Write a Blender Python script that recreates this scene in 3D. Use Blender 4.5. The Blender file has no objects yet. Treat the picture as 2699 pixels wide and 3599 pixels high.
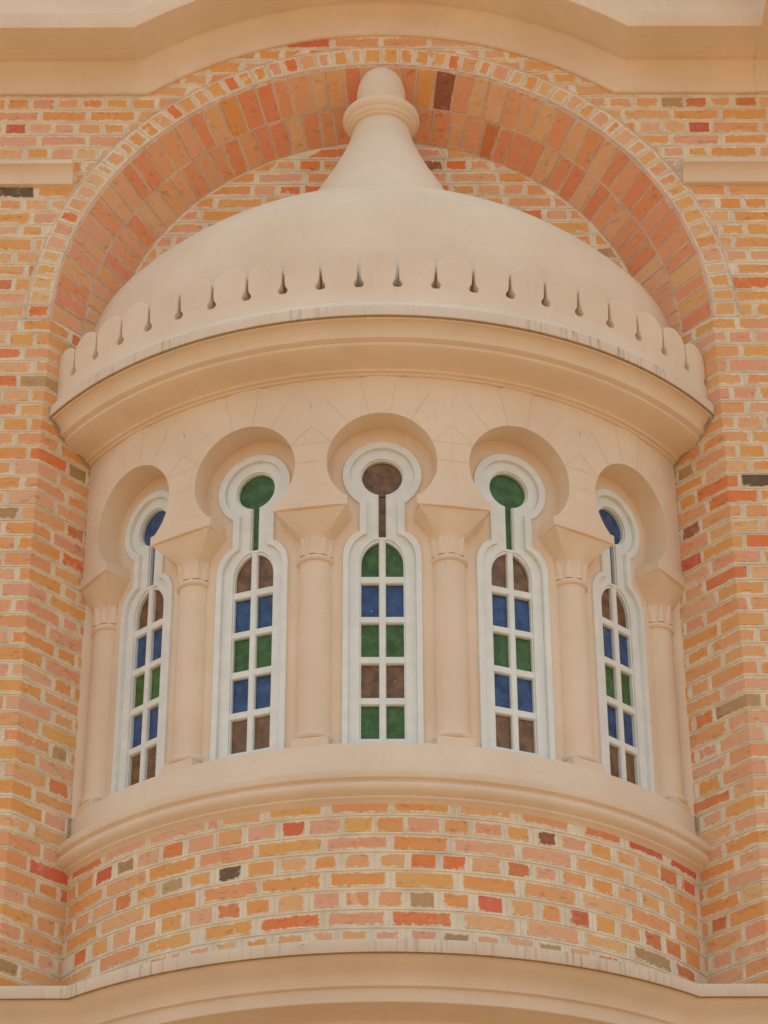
import bpy, math, random
from mathutils import Matrix, Vector

RND = random.Random(11)
scene = bpy.context.scene

# ------------------------------------------------------------------ camera
CAM = (0.0075, -10.5, 0.0)
PITCH, ROLL = math.radians(31.534), math.radians(-0.178)
cam_data = bpy.data.cameras.new("camera")
cam = bpy.data.objects.new("camera", cam_data)
scene.collection.objects.link(cam)
cam.location = CAM
cam.rotation_euler = (Matrix.Rotation(math.pi / 2 + PITCH, 3, 'X') @ Matrix.Rotation(ROLL, 3, 'Z')).to_euler()
cam_data.sensor_fit = 'HORIZONTAL'
cam_data.sensor_width = 36.0
cam_data.lens = 36.0 * 8989.0 / 2699.0
cam_data.clip_end = 2000.0
scene.camera = cam

# ------------------------------------------------------------------ sky and sun
SUN_EL, SUN_AZ = 68.0, 8.0            # azimuth clockwise from +Y: high behind the building, so the facade stands in open shade
world = bpy.data.worlds.new("World")
scene.world = world
world.use_nodes = True
wn = world.node_tree
wn.nodes.clear()
sky = wn.nodes.new('ShaderNodeTexSky')
sky.sky_type = 'NISHITA'
sky.sun_disc = False
sky.sun_elevation = math.radians(SUN_EL)
sky.sun_rotation = math.radians(SUN_AZ)
sky.air_density = 1.0
sky.dust_density = 4.0
sky.ozone_density = 1.0
hsv = wn.nodes.new('ShaderNodeHueSaturation')
hsv.inputs['Saturation'].default_value = 0.22      # thin cloud: a pale sky
tint = wn.nodes.new('ShaderNodeMix')
tint.data_type = 'RGBA'
tint.blend_type = 'MULTIPLY'
tint.inputs['Factor'].default_value = 1.0
tint.inputs['B'].default_value = (0.88, 0.97, 1.03, 1)
bg = wn.nodes.new('ShaderNodeBackground')
bg.inputs['Strength'].default_value = 0.15
wo = wn.nodes.new('ShaderNodeOutputWorld')
wn.links.new(sky.outputs[0], hsv.inputs['Color'])
wn.links.new(hsv.outputs[0], tint.inputs['A'])
wn.links.new(tint.outputs['Result'], bg.inputs['Color'])
wn.links.new(bg.outputs[0], wo.inputs['Surface'])

sun_data = bpy.data.lights.new("sun", 'SUN')
sun_data.energy = 2.0
sun_data.angle = math.radians(0.6)
sun_data.color = (1.0, 0.96, 0.90)
sun = bpy.data.objects.new("sun", sun_data)
scene.collection.objects.link(sun)
_az, _el = math.radians(SUN_AZ), math.radians(SUN_EL)
_to_sun = Vector((math.sin(_az) * math.cos(_el), math.cos(_az) * math.cos(_el), math.sin(_el)))
sun.rotation_euler = _to_sun.to_track_quat('Z', 'Y').to_euler()
sun.location = (2, 14, 24)

vs = scene.view_settings
vs.view_transform = 'Standard'
vs.look = 'None'
vs.exposure = 0.86
vs.gamma = 1.0
vs.use_curve_mapping = False
scene.cycles.max_bounces = 6
scene.cycles.diffuse_bounces = 4
scene.cycles.use_denoising = True

# ------------------------------------------------------------------ dimensions (metres; the camera stands at z = 0, the ground 1.6 below)
WALL_Y = -1.07                    # front of the brick wall
ARCH_Z, ARCH_R = 6.82, 1.505      # centre and radius of the niche arch on the wall front
REV_X, REV_Y = 1.255, -0.79       # back of the splayed reveal; brick infill stands at REV_Y
REV_L = math.hypot(ARCH_R - REV_X, REV_Y - WALL_Y)
COURSE, JOINT_Z = 0.0766, 4.141   # brick courses
RING_R = 1.615                    # outside of the header ring round the arch
DRUM_R, WIN_R, FACE_R = 1.53, 1.452, 1.560
PHI = math.radians(21.9)
SPIRE_Y = -1.08
GROUND_Z = -1.6

# ------------------------------------------------------------------ materials
def lin(c):
    return tuple((v / 12.92 if v <= 0.04045 else ((v + 0.055) / 1.055) ** 2.4) for v in (x / 255.0 for x in c))

def new_mat(name):
    m = bpy.data.materials.new(name)
    m.use_nodes = True
    nt = m.node_tree
    b = nt.nodes['Principled BSDF']
    return m, nt, b

def node(nt, typ, **kw):
    n = nt.nodes.new(typ)
    for k, v in kw.items():
        if k in n.inputs.keys() if hasattr(n.inputs, 'keys') else False:
            n.inputs[k].default_value = v
        else:
            setattr(n, k, v)
    return n

def mathn(nt, op, a, b=None, clamp=False):
    n = nt.nodes.new('ShaderNodeMath')
    n.operation = op
    n.use_clamp = clamp
    for i, v in enumerate((a, b)):
        if v is None:
            continue
        if hasattr(v, 'is_linked'):
            nt.links.new(v, n.inputs[i])
        else:
            n.inputs[i].default_value = v
    return n.outputs[0]

def mixc(nt, f, a, b, blend='MIX'):
    n = nt.nodes.new('ShaderNodeMix')
    n.data_type = 'RGBA'
    n.blend_type = blend
    for s, v in (('Factor', f), ('A', a), ('B', b)):
        if hasattr(v, 'is_linked'):
            nt.links.new(v, n.inputs[s])
        else:
            n.inputs[s].default_value = v if s == 'Factor' else (*v[:3], 1.0)
    return n.outputs['Result']

def noise(nt, vec, scale, detail=3.0, rough=0.55):
    detail = min(detail, 2.5)
    n = nt.nodes.new('ShaderNodeTexNoise')
    n.inputs['Scale'].default_value = scale
    n.inputs['Detail'].default_value = detail
    n.inputs['Roughness'].default_value = rough
    if vec is not None:
        nt.links.new(vec, n.inputs['Vector'])
    return n.outputs['Fac']

def ramp(nt, fac, lo, hi, smooth=True):
    n = nt.nodes.new('ShaderNodeMapRange')
    n.interpolation_type = 'SMOOTHSTEP' if smooth else 'LINEAR'
    n.inputs['From Min'].default_value = lo
    n.inputs['From Max'].default_value = hi
    nt.links.new(fac, n.inputs['Value'])
    return n.outputs['Result']

def bump(nt, bsdf, h, strength, dist):
    n = nt.nodes.new('ShaderNodeBump')
    n.inputs['Strength'].default_value = strength
    n.inputs['Distance'].default_value = dist
    nt.links.new(h, n.inputs['Height'])
    nt.links.new(n.outputs[0], bsdf.inputs['Normal'])

def objco(nt):
    return nt.nodes.new('ShaderNodeNewGeometry').outputs['Position']

def scaled(nt, vec, s):
    n = nt.nodes.new('ShaderNodeVectorMath')
    n.operation = 'MULTIPLY'
    nt.links.new(vec, n.inputs[0])
    n.inputs[1].default_value = s
    return n.outputs[0]

PAINT = (0.82, 0.655, 0.48)
def stucco(name, base, streaks=0.0, specks=0.0, mott=0.10):
    m, nt, b = new_mat(name)
    co = objco(nt)
    big = noise(nt, co, 2.3, 4)
    mid = noise(nt, co, 19.0, 4)
    fine = noise(nt, co, 210.0, 3)
    dark = tuple(c * f for c, f in zip(base, (0.95, 0.94, 0.93)))
    light = tuple(min(0.9, c * f) for c, f in zip(base, (1.04, 1.05, 1.08)))
    col = mixc(nt, ramp(nt, big, 0.3, 0.72), dark, light)
    col = mixc(nt, mathn(nt, 'MULTIPLY', ramp(nt, mid, 0.45, 0.75), mott * 2), col, tuple(c * 0.88 for c in base))
    # trowel drag: very faint horizontal brush marks
    drag = noise(nt, scaled(nt, co, (6.0, 6.0, 120.0)), 1.0, 3)
    col = mixc(nt, mathn(nt, 'MULTIPLY', ramp(nt, drag, 0.5, 0.8), 0.10), col, tuple(c * 0.86 for c in base))
    if streaks:
        st = noise(nt, scaled(nt, co, (55.0, 55.0, 4.0)), 1.0, 4, 0.6)
        pat = noise(nt, co, 1.7, 3)
        f = mathn(nt, 'MULTIPLY', ramp(nt, st, 0.48, 0.74), ramp(nt, pat, 0.36, 0.62))
        col = mixc(nt, mathn(nt, 'MULTIPLY', f, streaks), col, (0.16, 0.125, 0.075))
    if specks:
        sp = noise(nt, co, 95.0, 2)
        col = mixc(nt, mathn(nt, 'MULTIPLY', ramp(nt, sp, 0.71, 0.76), specks), col, (0.12, 0.09, 0.06))
    nt.links.new(col, b.inputs['Base Color'])
    b.inputs['Roughness'].default_value = 0.78
    b.inputs['Specular IOR Level'].default_value = 0.3
    h = mathn(nt, 'ADD', mathn(nt, 'MULTIPLY', mid, 0.6), mathn(nt, 'MULTIPLY', fine, 0.4))
    bump(nt, b, h, 0.30, 0.006)
    return m

M_PAINT = stucco("peach_stucco_paint", PAINT, streaks=0.05, specks=0.35)
M_WEATHER = stucco("weathered_peach_stucco", tuple(c * f for c, f in zip(PAINT, (0.93, 0.95, 0.97))), streaks=0.55, specks=0.5)
M_DOME = stucco("sky_lit_dome_stucco", (0.815, 0.662, 0.49), streaks=0.03, specks=0.3)  # same paint as the walls, with cooler sky light put into its colour
M_SCORE = stucco("darker_scored_joint", (0.69, 0.555, 0.39))  # slightly darker stucco tone for the ribbons that mark the joints
M_DRIP = stucco("grimy_drip_line", (0.42, 0.29, 0.16), streaks=0.95, mott=0.4)
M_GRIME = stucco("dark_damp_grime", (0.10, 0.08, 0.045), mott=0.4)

MORTAR = (0.84, 0.73, 0.555)
def mortar_mat(name, base):
    m, nt, b = new_mat(name)
    co = objco(nt)
    a = noise(nt, co, 9.0, 5)
    f = noise(nt, co, 130.0, 4, 0.7)
    col = mixc(nt, ramp(nt, a, 0.3, 0.7), tuple(c * 0.90 for c in base), tuple(min(0.88, c * 1.06) for c in base))
    col = mixc(nt, mathn(nt, 'MULTIPLY', ramp(nt, f, 0.62, 0.72), 0.5), col, tuple(c * 0.45 for c in base))
    g = noise(nt, co, 3.1, 4)
    col = mixc(nt, mathn(nt, 'MULTIPLY', ramp(nt, g, 0.58, 0.78), 0.35), col, tuple(c * 0.66 for c in base))
    nt.links.new(col, b.inputs['Base Color'])
    b.inputs['Roughness'].default_value = 0.92
    b.inputs['Specular IOR Level'].default_value = 0.2
    bump(nt, b, mathn(nt, 'ADD', f, mathn(nt, 'MULTIPLY', a, 0.5)), 0.55, 0.006)
    return m
M_MORTAR = mortar_mat("lime_mortar", MORTAR)
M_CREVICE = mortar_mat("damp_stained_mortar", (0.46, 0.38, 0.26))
M_MORTAR_PINK = mortar_mat("pink_washed_mortar", (0.80, 0.60, 0.46))

def brick_mat(name, mortar):
    """Fired clay: the object's own colour, mottled; lime smeared ragged over the arrises (object alpha says how far)."""
    m, nt, b = new_mat(name)
    oi = nt.nodes.new('ShaderNodeObjectInfo')
    co0 = objco(nt)
    off = nt.nodes.new('ShaderNodeVectorMath')
    off.operation = 'ADD'
    nt.links.new(co0, off.inputs[0])
    rv = mathn(nt, 'MULTIPLY', oi.outputs['Random'], 37.0)
    cmb = nt.nodes.new('ShaderNodeCombineXYZ')
    for i in range(3):
        nt.links.new(rv, cmb.inputs[i])
    nt.links.new(cmb.outputs[0], off.inputs[1])
    co = off.outputs[0]
    uv = nt.nodes.new('ShaderNodeUVMap'); uv.uv_map = 'face'
    dm = nt.nodes.new('ShaderNodeUVMap'); dm.uv_map = 'size'
    s1 = nt.nodes.new('ShaderNodeSeparateXYZ'); nt.links.new(uv.outputs[0], s1.inputs[0])
    s2 = nt.nodes.new('ShaderNodeSeparateXYZ'); nt.links.new(dm.outputs[0], s2.inputs[0])
    du = mathn(nt, 'MULTIPLY', mathn(nt, 'MINIMUM', s1.outputs[0], mathn(nt, 'SUBTRACT', 1.0, s1.outputs[0])), s2.outputs[0])
    dv = mathn(nt, 'MULTIPLY', mathn(nt, 'MINIMUM', s1.outputs[1], mathn(nt, 'SUBTRACT', 1.0, s1.outputs[1])), s2.outputs[1])
    edge = mathn(nt, 'MINIMUM', du, dv)
    n_rag = noise(nt, co, 48.0, 4, 0.6)
    n_lrg = noise(nt, co, 11.0, 3)
    n_mid = noise(nt, co, 26.0, 4, 0.6)
    n_fine = noise(nt, co, 170.0, 4, 0.7)
    # two clays in one brick
    c0 = oi.outputs['Color']
    warm = mixc(nt, 1.0, c0, (1.04, 0.90, 0.72), 'MULTIPLY')
    pale = mixc(nt, 0.5, c0, (0.62, 0.44, 0.30))
    col = mixc(nt, mathn(nt, 'MULTIPLY', ramp(nt, n_lrg, 0.5, 0.66), 0.75), c0, warm)
    col = mixc(nt, mathn(nt, 'MULTIPLY', ramp(nt, n_mid, 0.52, 0.7), 0.55), col, pale)
    dark = mixc(nt, 1.0, col, (0.55, 0.48, 0.42), 'MULTIPLY')
    n_drk = noise(nt, scaled(nt, co, (1, 1, 2.4)), 17.0, 5, 0.65)
    col = mixc(nt, mathn(nt, 'MULTIPLY', ramp(nt, n_drk, 0.56, 0.74), 0.55), col, dark)
    col = mixc(nt, mathn(nt, 'MULTIPLY', ramp(nt, n_fine, 0.63, 0.70), 0.55), col, mixc(nt, 1.0, col, (0.42, 0.36, 0.3), 'MULTIPLY'))
    # lime smear: ragged edge, a few patches and flecks
    alpha = oi.outputs['Alpha']
    lim = mathn(nt, 'MULTIPLY', mathn(nt, 'SUBTRACT', n_rag, 0.5), 0.027)
    lim = mathn(nt, 'ADD', lim, mathn(nt, 'MULTIPLY', mathn(nt, 'SUBTRACT', n_lrg, 0.5), 0.020))
    wid = mathn(nt, 'ADD', mathn(nt, 'MULTIPLY', alpha, 0.0100), lim)
    brickness = ramp(nt, mathn(nt, 'SUBTRACT', edge, wid), -0.0026, 0.0046)
    patch = ramp(nt, mathn(nt, 'ADD', n_lrg, mathn(nt, 'MULTIPLY', mathn(nt, 'SUBTRACT', n_rag, 0.5), 0.5)), 0.67, 0.72)
    patch = mathn(nt, 'MULTIPLY', patch, mathn(nt, 'MULTIPLY', alpha, 0.8, True), True)
    fleck = mathn(nt, 'MULTIPLY', ramp(nt, noise(nt, co, 75.0, 2), 0.70, 0.73), mathn(nt, 'MULTIPLY', alpha, 0.7, True))
    sm = mathn(nt, 'MAXIMUM', mathn(nt, 'SUBTRACT', 1.0, brickness), mathn(nt, 'MAXIMUM', patch, fleck))
    mcol = mixc(nt, ramp(nt, n_fine, 0.58, 0.72), mortar, tuple(c * 0.6 for c in mortar))
    col = mixc(nt, mathn(nt, 'MULTIPLY', sm, 0.94), col, mcol)
    nt.links.new(col, b.inputs['Base Color'])
    b.inputs['Roughness'].default_value = 0.88
    b.inputs['Specular IOR Level'].default_value = 0.25
    h = mathn(nt, 'ADD', mathn(nt, 'MULTIPLY', n_fine, 0.5), mathn(nt, 'ADD', n_mid, mathn(nt, 'MULTIPLY', sm, 0.35)))
    bump(nt, b, h, 0.55, 0.006)
    return m
M_BRICK = brick_mat("old_clay_brick", MORTAR)
M_BRICK_ARCH = brick_mat("red_arch_brick", (0.78, 0.60, 0.46))

def white_paint():
    m, nt, b = new_mat("white_window_paint")
    co = objco(nt)
    col = mixc(nt, ramp(nt, noise(nt, co, 14.0, 4), 0.35, 0.7), (0.76, 0.775, 0.715), (0.82, 0.83, 0.775))
    col = mixc(nt, mathn(nt, 'MULTIPLY', ramp(nt, noise(nt, co, 120.0, 3), 0.66, 0.74), 0.35), col, (0.35, 0.31, 0.24))
    nt.links.new(col, b.inputs['Base Color'])
    b.inputs['Roughness'].default_value = 0.5
    bump(nt, b, noise(nt, scaled(nt, co, (90, 90, 12)), 1.0, 3), 0.12, 0.003)
    return m
M_WHITE = white_paint()

def glass_mat(name, base):
    m, nt, b = new_mat(name)
    co = objco(nt)
    oi = nt.nodes.new('ShaderNodeObjectInfo')
    v = nt.nodes.new('ShaderNodeVectorMath'); v.operation = 'ADD'
    nt.links.new(co, v.inputs[0])
    cb = nt.nodes.new('ShaderNodeCombineXYZ')
    nt.links.new(mathn(nt, 'MULTIPLY', oi.outputs['Random'], 19.0), cb.inputs[0])
    nt.links.new(cb.outputs[0], v.inputs[1])
    co = v.outputs[0]
    big = noise(nt, co, 22.0, 3)
    col = mixc(nt, ramp(nt, big, 0.3, 0.7), tuple(c * 0.62 for c in base), tuple(c * 1.38 for c in base))
    lit = mathn(nt, 'MULTIPLY', oi.outputs['Random'], 0.35)
    col = mixc(nt, lit, col, tuple(c * 1.35 + 0.01 for c in base))
    sp = ramp(nt, noise(nt, co, 62.0, 2), 0.745, 0.765)
    col = mixc(nt, mathn(nt, 'MULTIPLY', sp, 0.8), col, (0.6, 0.58, 0.5))
    haze_ = mathn(nt, 'MULTIPLY', ramp(nt, noise(nt, scaled(nt, co, (1, 1, 0.45)), 34.0, 5, 0.7), 0.52, 0.8), 0.12)
    col = mixc(nt, haze_, col, (0.40, 0.40, 0.38))
    nt.links.new(col, b.inputs['Base Color'])
    b.inputs['Roughness'].default_value = 0.22
    b.inputs['Specular IOR Level'].default_value = 0.35
    w = nt.nodes.new('ShaderNodeTexVoronoi')
    w.inputs['Scale'].default_value = 95.0
    nt.links.new(co, w.inputs['Vector'])
    h = mathn(nt, 'ADD', mathn(nt, 'MULTIPLY', w.outputs['Distance'], 0.6), noise(nt, co, 45.0, 3))
    bump(nt, b, h, 0.30, 0.004)
    return m
GLASS = {'b': glass_mat("blue_hammered_glass", (0.032, 0.075, 0.185)),
         'g': glass_mat("green_hammered_glass", (0.050, 0.125, 0.028)),
         'n': glass_mat("brown_hammered_glass", (0.185, 0.098, 0.044))}

def paving_mat():
    m, nt, b = new_mat("warm_paving")
    co = objco(nt)
    br = nt.nodes.new('ShaderNodeTexBrick')
    br.inputs['Scale'].default_value = 2.0
    br.inputs['Color1'].default_value = (0.345, 0.21, 0.10, 1)
    br.inputs['Color2'].default_value = (0.315, 0.19, 0.092, 1)
    br.inputs['Mortar'].default_value = (0.27, 0.17, 0.09, 1)
    nt.links.new(co, br.inputs['Vector'])
    col = mixc(nt, mathn(nt, 'MULTIPLY', noise(nt, co, 1.3, 5), 0.5), br.outputs['Color'], (0.33, 0.20, 0.097))
    nt.links.new(col, b.inputs['Base Color'])
    b.inputs['Roughness'].default_value = 0.9
    return m
M_PAVING = paving_mat()

# ------------------------------------------------------------------ mesh helpers
def mesh_obj(name, verts, faces, mat, parent=None, smooth=None, uvs=None):
    me = bpy.data.meshes.new(name)
    me.from_pydata([tuple(v) for v in verts], [], faces)
    if uvs:
        for key, vals in uvs.items():
            lay = me.uv_layers.new(name=key)
            for lp in me.loops:
                lay.data[lp.index].uv = vals[lp.vertex_index]
    me.materials.append(mat)
    if smooth is not None:
        me.polygons.foreach_set('use_smooth', [True] * len(me.polygons))
        me.set_sharp_from_angle(angle=math.radians(smooth))
    me.update()
    return link(name, me, parent)

def link(name, me, parent=None):
    o = bpy.data.objects.new(name, me)
    scene.collection.objects.link(o)
    if parent is not None:
        o.parent = parent
        if parent.parent is None:
            o.location = [-c for c in parent.location]
    return o

def thing(name, label, cat, loc=(0, 0, 0), group=None):
    o = bpy.data.objects.new(name, None)
    o.empty_display_size = 0.1
    scene.collection.objects.link(o)
    o.location = loc
    o['label'] = label
    o['category'] = cat
    o['kind'] = 'thing'
    if group:
        o['group'] = group
    return o

class MB:
    """Collects vertices and faces of ONE mesh."""
    def __init__(self):
        self.v, self.f = [], []
    def grid(self, rows, close_u=False, flip=False):
        """rows: list of equal-length point lists."""
        base = len(self.v)
        n = len(rows[0])
        for r in rows:
            self.v.extend(r)
        for i in range(len(rows) - 1):
            for j in range(n if close_u else n - 1):
                k = (j + 1) % n
                q = (base + i * n + j, base + i * n + k, base + (i + 1) * n + k, base + (i + 1) * n + j)
                self.f.append(q[::-1] if flip else q)
    def poly(self, pts, flip=False):
        b = len(self.v)
        self.v.extend(pts)
        idx = tuple(range(b, b + len(pts)))
        self.f.append(idx[::-1] if flip else idx)
    def box(self, x0, x1, y0, y1, z0, z1):
        b = len(self.v)
        self.v += [(x, y, z) for z in (z0, z1) for y in (y0, y1) for x in (x0, x1)]
        for q in ((0, 1, 5, 4), (1, 3, 7, 5), (3, 2, 6, 7), (2, 0, 4, 6), (4, 5, 7, 6), (2, 3, 1, 0)):
            self.f.append(tuple(b + i for i in q))
    def build(self, name, mat, parent=None, smooth=None):
        return mesh_obj(name, self.v, self.f, mat, parent, smooth)

def ring(r, z, a0, a1, n, cy=0.0):
    return [(r * math.sin(a0 + (a1 - a0) * i / n), cy - r * math.cos(a0 + (a1 - a0) * i / n), z) for i in range(n + 1)]

def revolve(profile, a0, a1, n, mat, name, parent, smooth=35, cy=0.0):
    m = MB()
    m.grid([ring(r, z, a0, a1, n, cy) for r, z in profile])
    return m.build(name, mat, parent, smooth)

# ------------------------------------------------------------------ brick laying
TINT = {  # photographed brick tones
    'P': (207, 142, 120), 'S': (207, 140, 102), 'O': (206, 136, 82), 'Y': (207, 140, 88), 'B': (196, 150, 113),
    'R': (168, 86, 66), 'V': (204, 104, 62), 'D': (86, 76, 62), 'G': (146, 124, 92), 'N': (168, 106, 70),
    'M': (126, 82, 64), 'A': (200, 133, 104), 'K': (196, 122, 91), 'L': (203, 147, 119), 'C': (186, 148, 116)}
LIT = 0.60   # light falling on the wall: tone in the picture / albedo
MEAN = (206, 134, 100)
def tone(k, blend=0.17):
    if k in 'DGM':
        blend *= 0.4
    c = lin(tuple(a * (1 - blend) + b * blend for a, b in zip(TINT[k], MEAN)))
    j = RND.uniform(0.90, 1.10)
    return tuple(min(0.80, max(0.02, v / LIT * w * j * RND.uniform(0.96, 1.04))) for v, w in zip(c, (1.0, 0.955, 0.86)))

def pick(weights):
    ks = list(weights)
    return RND.choices(ks, [weights[k] for k in ks])[0]

MIX_WALL = {'P': 26, 'S': 28, 'O': 24, 'Y': 8, 'B': 12, 'N': 2, 'V': 2, 'R': 0.6, 'G': 0.8}
MIX_ARCH = {'A': 38, 'K': 26, 'L': 26, 'S': 5, 'C': 3}
MIX_RING = {'Y': 24, 'B': 28, 'P': 18, 'S': 16, 'O': 10, 'V': 3}

def lay_brick(parent, fn, a_lo, a_hi, b0, b1, key, smear=0.5, mat=None, breaks=(), proud=0.0028, inset=0.004, into=None):
    """One brick on the surface fn(a, b) -> (point, normal). a_lo, a_hi: (a at b0, a at b1) of its two ends."""
    (l0, l1), (h0, h1) = a_lo, a_hi
    jit = lambda s=0.0018: RND.uniform(-s, s)
    l0, l1, h0, h1 = l0 + jit(), l1 + jit(), h0 + jit(), h1 + jit()
    b0, b1 = b0 + jit(0.0012), b1 + jit(0.0012)
    proud = proud + RND.uniform(-0.0014, 0.0016)
    tilt = RND.uniform(-0.0012, 0.0012)
    L, H = 0.5 * (h0 + h1 - l0 - l1), b1 - b0
    if L < 0.018 or H < 0.012:
        return None
    us = [0.0, inset / L] + [ (x - 0.5 * (l0 + l1)) / L for x in breaks if 0.03 < (x - 0.5 * (l0 + l1)) / L < 0.97] + [1 - inset / L, 1.0]
    vs_ = [0.0, inset / H, 1 - inset / H, 1.0]
    verts, fu, sz = [], [], []
    nu = len(us)
    for j, v in enumerate(vs_):
        for i, u in enumerate(us):
            rim = j in (0, 3) or i in (0, nu - 1)
            lo, hi = l0 + (l1 - l0) * v, h0 + (h1 - h0) * v
            p, n = fn(lo + (hi - lo) * u, b0 + (b1 - b0) * v)
            d = -0.006 if rim else proud + tilt * (u - 0.5) * 2 + RND.uniform(-0.0006, 0.0006)
            verts.append((p[0] + n[0] * d, p[1] + n[1] * d, p[2] + n[2] * d))
            fu.append((u, v)); sz.append((L, H))
    faces = [(j * nu + i, j * nu + i + 1, (j + 1) * nu + i + 1, (j + 1) * nu + i) for j in range(3) for i in range(nu - 1)]
    if into is not None:
        b = len(into['v'])
        into['v'] += verts; into['u'] += fu; into['s'] += sz
        into['f'] += [tuple(b + k for k in q) for q in faces]
        return None
    o = mesh_obj('brick', verts, faces, mat or M_BRICK, parent, None, {'face': fu, 'size': sz})
    c = tone(key) if isinstance(key, str) else key
    o.color = (*c, max(0.0, smear + RND.uniform(-0.3, 0.35)))
    return o

def bead(mb, pts, normals, side, w=0.0052, h=0.0050):
    """Raised pointing ribbon along a joint: pts on the mortar face, side = in-plane direction across the joint."""
    rows = []
    for k in (-1, -0.45, 0.45, 1):
        hh = -0.001 if abs(k) == 1 else h
        rows.append([(p[0] + s[0] * w * k * 0.5 + n[0] * hh, p[1] + s[1] * w * k * 0.5 + n[1] * hh, p[2] + s[2] * w * k * 0.5 + n[2] * hh)
                     for p, n, s in zip(pts, normals, side)])
    mb.grid(rows)

SPECIAL = []     # (image x, image y in a 1659-wide frame, tone): bricks that stand out in the photograph

# rows of the curved brick base: (start angle, end angle, tone)
DRUM_ROWS = [[(-0.976,-0.823,'N'),(-0.815,-0.653,'P'),(-0.648,-0.471,'P'),(-0.466,-0.426,'P'),(-0.423,-0.313,'B'),(-0.292,-0.153,'Y'),(-0.133,0.018,'S'),(0.027,0.172,'Y'),(0.189,0.336,'B'),(0.355,0.493,'S'),(0.538,0.66,'N'),(0.685,0.827,'R'),(0.848,0.986,'R')],[(-0.992,-0.943,'S'),(-0.936,-0.86,'O'),(-0.848,-0.78,'R'),(-0.76,-0.697,'G'),(-0.686,-0.612,'P'),(-0.599,-0.535,'N'),(-0.52,-0.442,'P'),(-0.431,-0.363,'S'),(-0.347,-0.27,'P'),(-0.257,-0.197,'R'),(-0.186,-0.107,'P'),(-0.097,-0.025,'Y'),(-0.016,0.053,'O'),(0.06,0.143,'P'),(0.152,0.218,'Y'),(0.226,0.306,'P'),(0.316,0.379,'Y'),(0.399,0.456,'M'),(0.468,0.548,'P'),(0.558,0.625,'O'),(0.64,0.711,'B'),(0.72,0.797,'S'),(0.805,0.876,'N'),(0.892,0.97,'R')],[(-0.98,-0.814,'O'),(-0.802,-0.652,'B'),(-0.642,-0.493,'O'),(-0.484,-0.328,'S'),(-0.319,-0.149,'O'),(-0.142,0.013,'P'),(0.025,0.164,'O'),(0.178,0.339,'P'),(0.353,0.495,'P'),(0.511,0.664,'S'),(0.691,0.844,'B'),(0.859,0.973,'Y')],[(-0.99,-0.95,'S'),(-0.934,-0.865,'S'),(-0.856,-0.768,'S'),(-0.758,-0.701,'N'),(-0.684,-0.612,'O'),(-0.598,-0.528,'G'),(-0.513,-0.447,'Y'),(-0.427,-0.364,'D'),(-0.345,-0.275,'O'),(-0.259,-0.191,'B'),(-0.174,-0.112,'O'),(-0.096,-0.03,'B'),(-0.012,0.054,'B'),(0.069,0.132,'V'),(0.148,0.208,'V'),(0.223,0.298,'B'),(0.316,0.376,'N'),(0.389,0.452,'P'),(0.469,0.539,'S'),(0.557,0.624,'O'),(0.639,0.707,'B'),(0.723,0.793,'S'),(0.812,0.883,'B'),(0.895,0.972,'Y')],[(-0.978,-0.824,'O'),(-0.814,-0.652,'B'),(-0.635,-0.489,'O'),(-0.468,-0.318,'S'),(-0.309,-0.156,'O'),(-0.134,0.009,'O'),(0.029,0.175,'O'),(0.198,0.337,'Y'),(0.36,0.505,'S'),(0.524,0.668,'B'),(0.684,0.834,'S'),(0.856,0.976,'S')],[(-0.932,-0.871,'V'),(-0.847,-0.783,'O'),(-0.762,-0.697,'P'),(-0.682,-0.61,'S'),(-0.593,-0.527,'O'),(-0.507,-0.441,'P'),(-0.427,-0.362,'N'),(-0.349,-0.282,'O'),(-0.263,-0.195,'B'),(-0.173,-0.109,'P'),(-0.095,-0.032,'S'),(-0.012,0.049,'S'),(0.064,0.128,'G'),(0.148,0.214,'Y'),(0.236,0.3,'R'),(0.323,0.385,'S'),(0.404,0.46,'Y'),(0.484,0.543,'R'),(0.564,0.626,'O'),(0.64,0.711,'S'),(0.725,0.789,'N'),(0.806,0.874,'N'),(0.897,0.966,'O')],[(-0.997,-0.84,'B'),(-0.81,-0.657,'S'),(-0.638,-0.498,'Y'),(-0.462,-0.331,'O'),(-0.309,-0.154,'V'),(-0.138,0.006,'P'),(0.019,0.168,'V'),(0.2,0.333,'B'),(0.361,0.508,'P'),(0.525,0.664,'B'),(0.68,0.825,'G'),(0.847,0.936,'N')],[(-0.837,-0.742,'B'),(-0.721,-0.645,'S'),(-0.625,-0.569,'B'),(-0.56,-0.52,'P'),(-0.509,-0.44,'P'),(-0.428,-0.369,'B'),(-0.346,-0.285,'Y'),(-0.267,-0.193,'S'),(-0.177,-0.12,'P'),(-0.105,-0.036,'S'),(-0.022,0.045,'P'),(0.067,0.131,'P'),(0.145,0.214,'G'),(0.226,0.292,'B'),(0.311,0.381,'P'),(0.39,0.46,'G'),(0.476,0.541,'B'),(0.561,0.636,'N'),(0.656,0.725,'B'),(0.747,0.817,'G')]]

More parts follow.
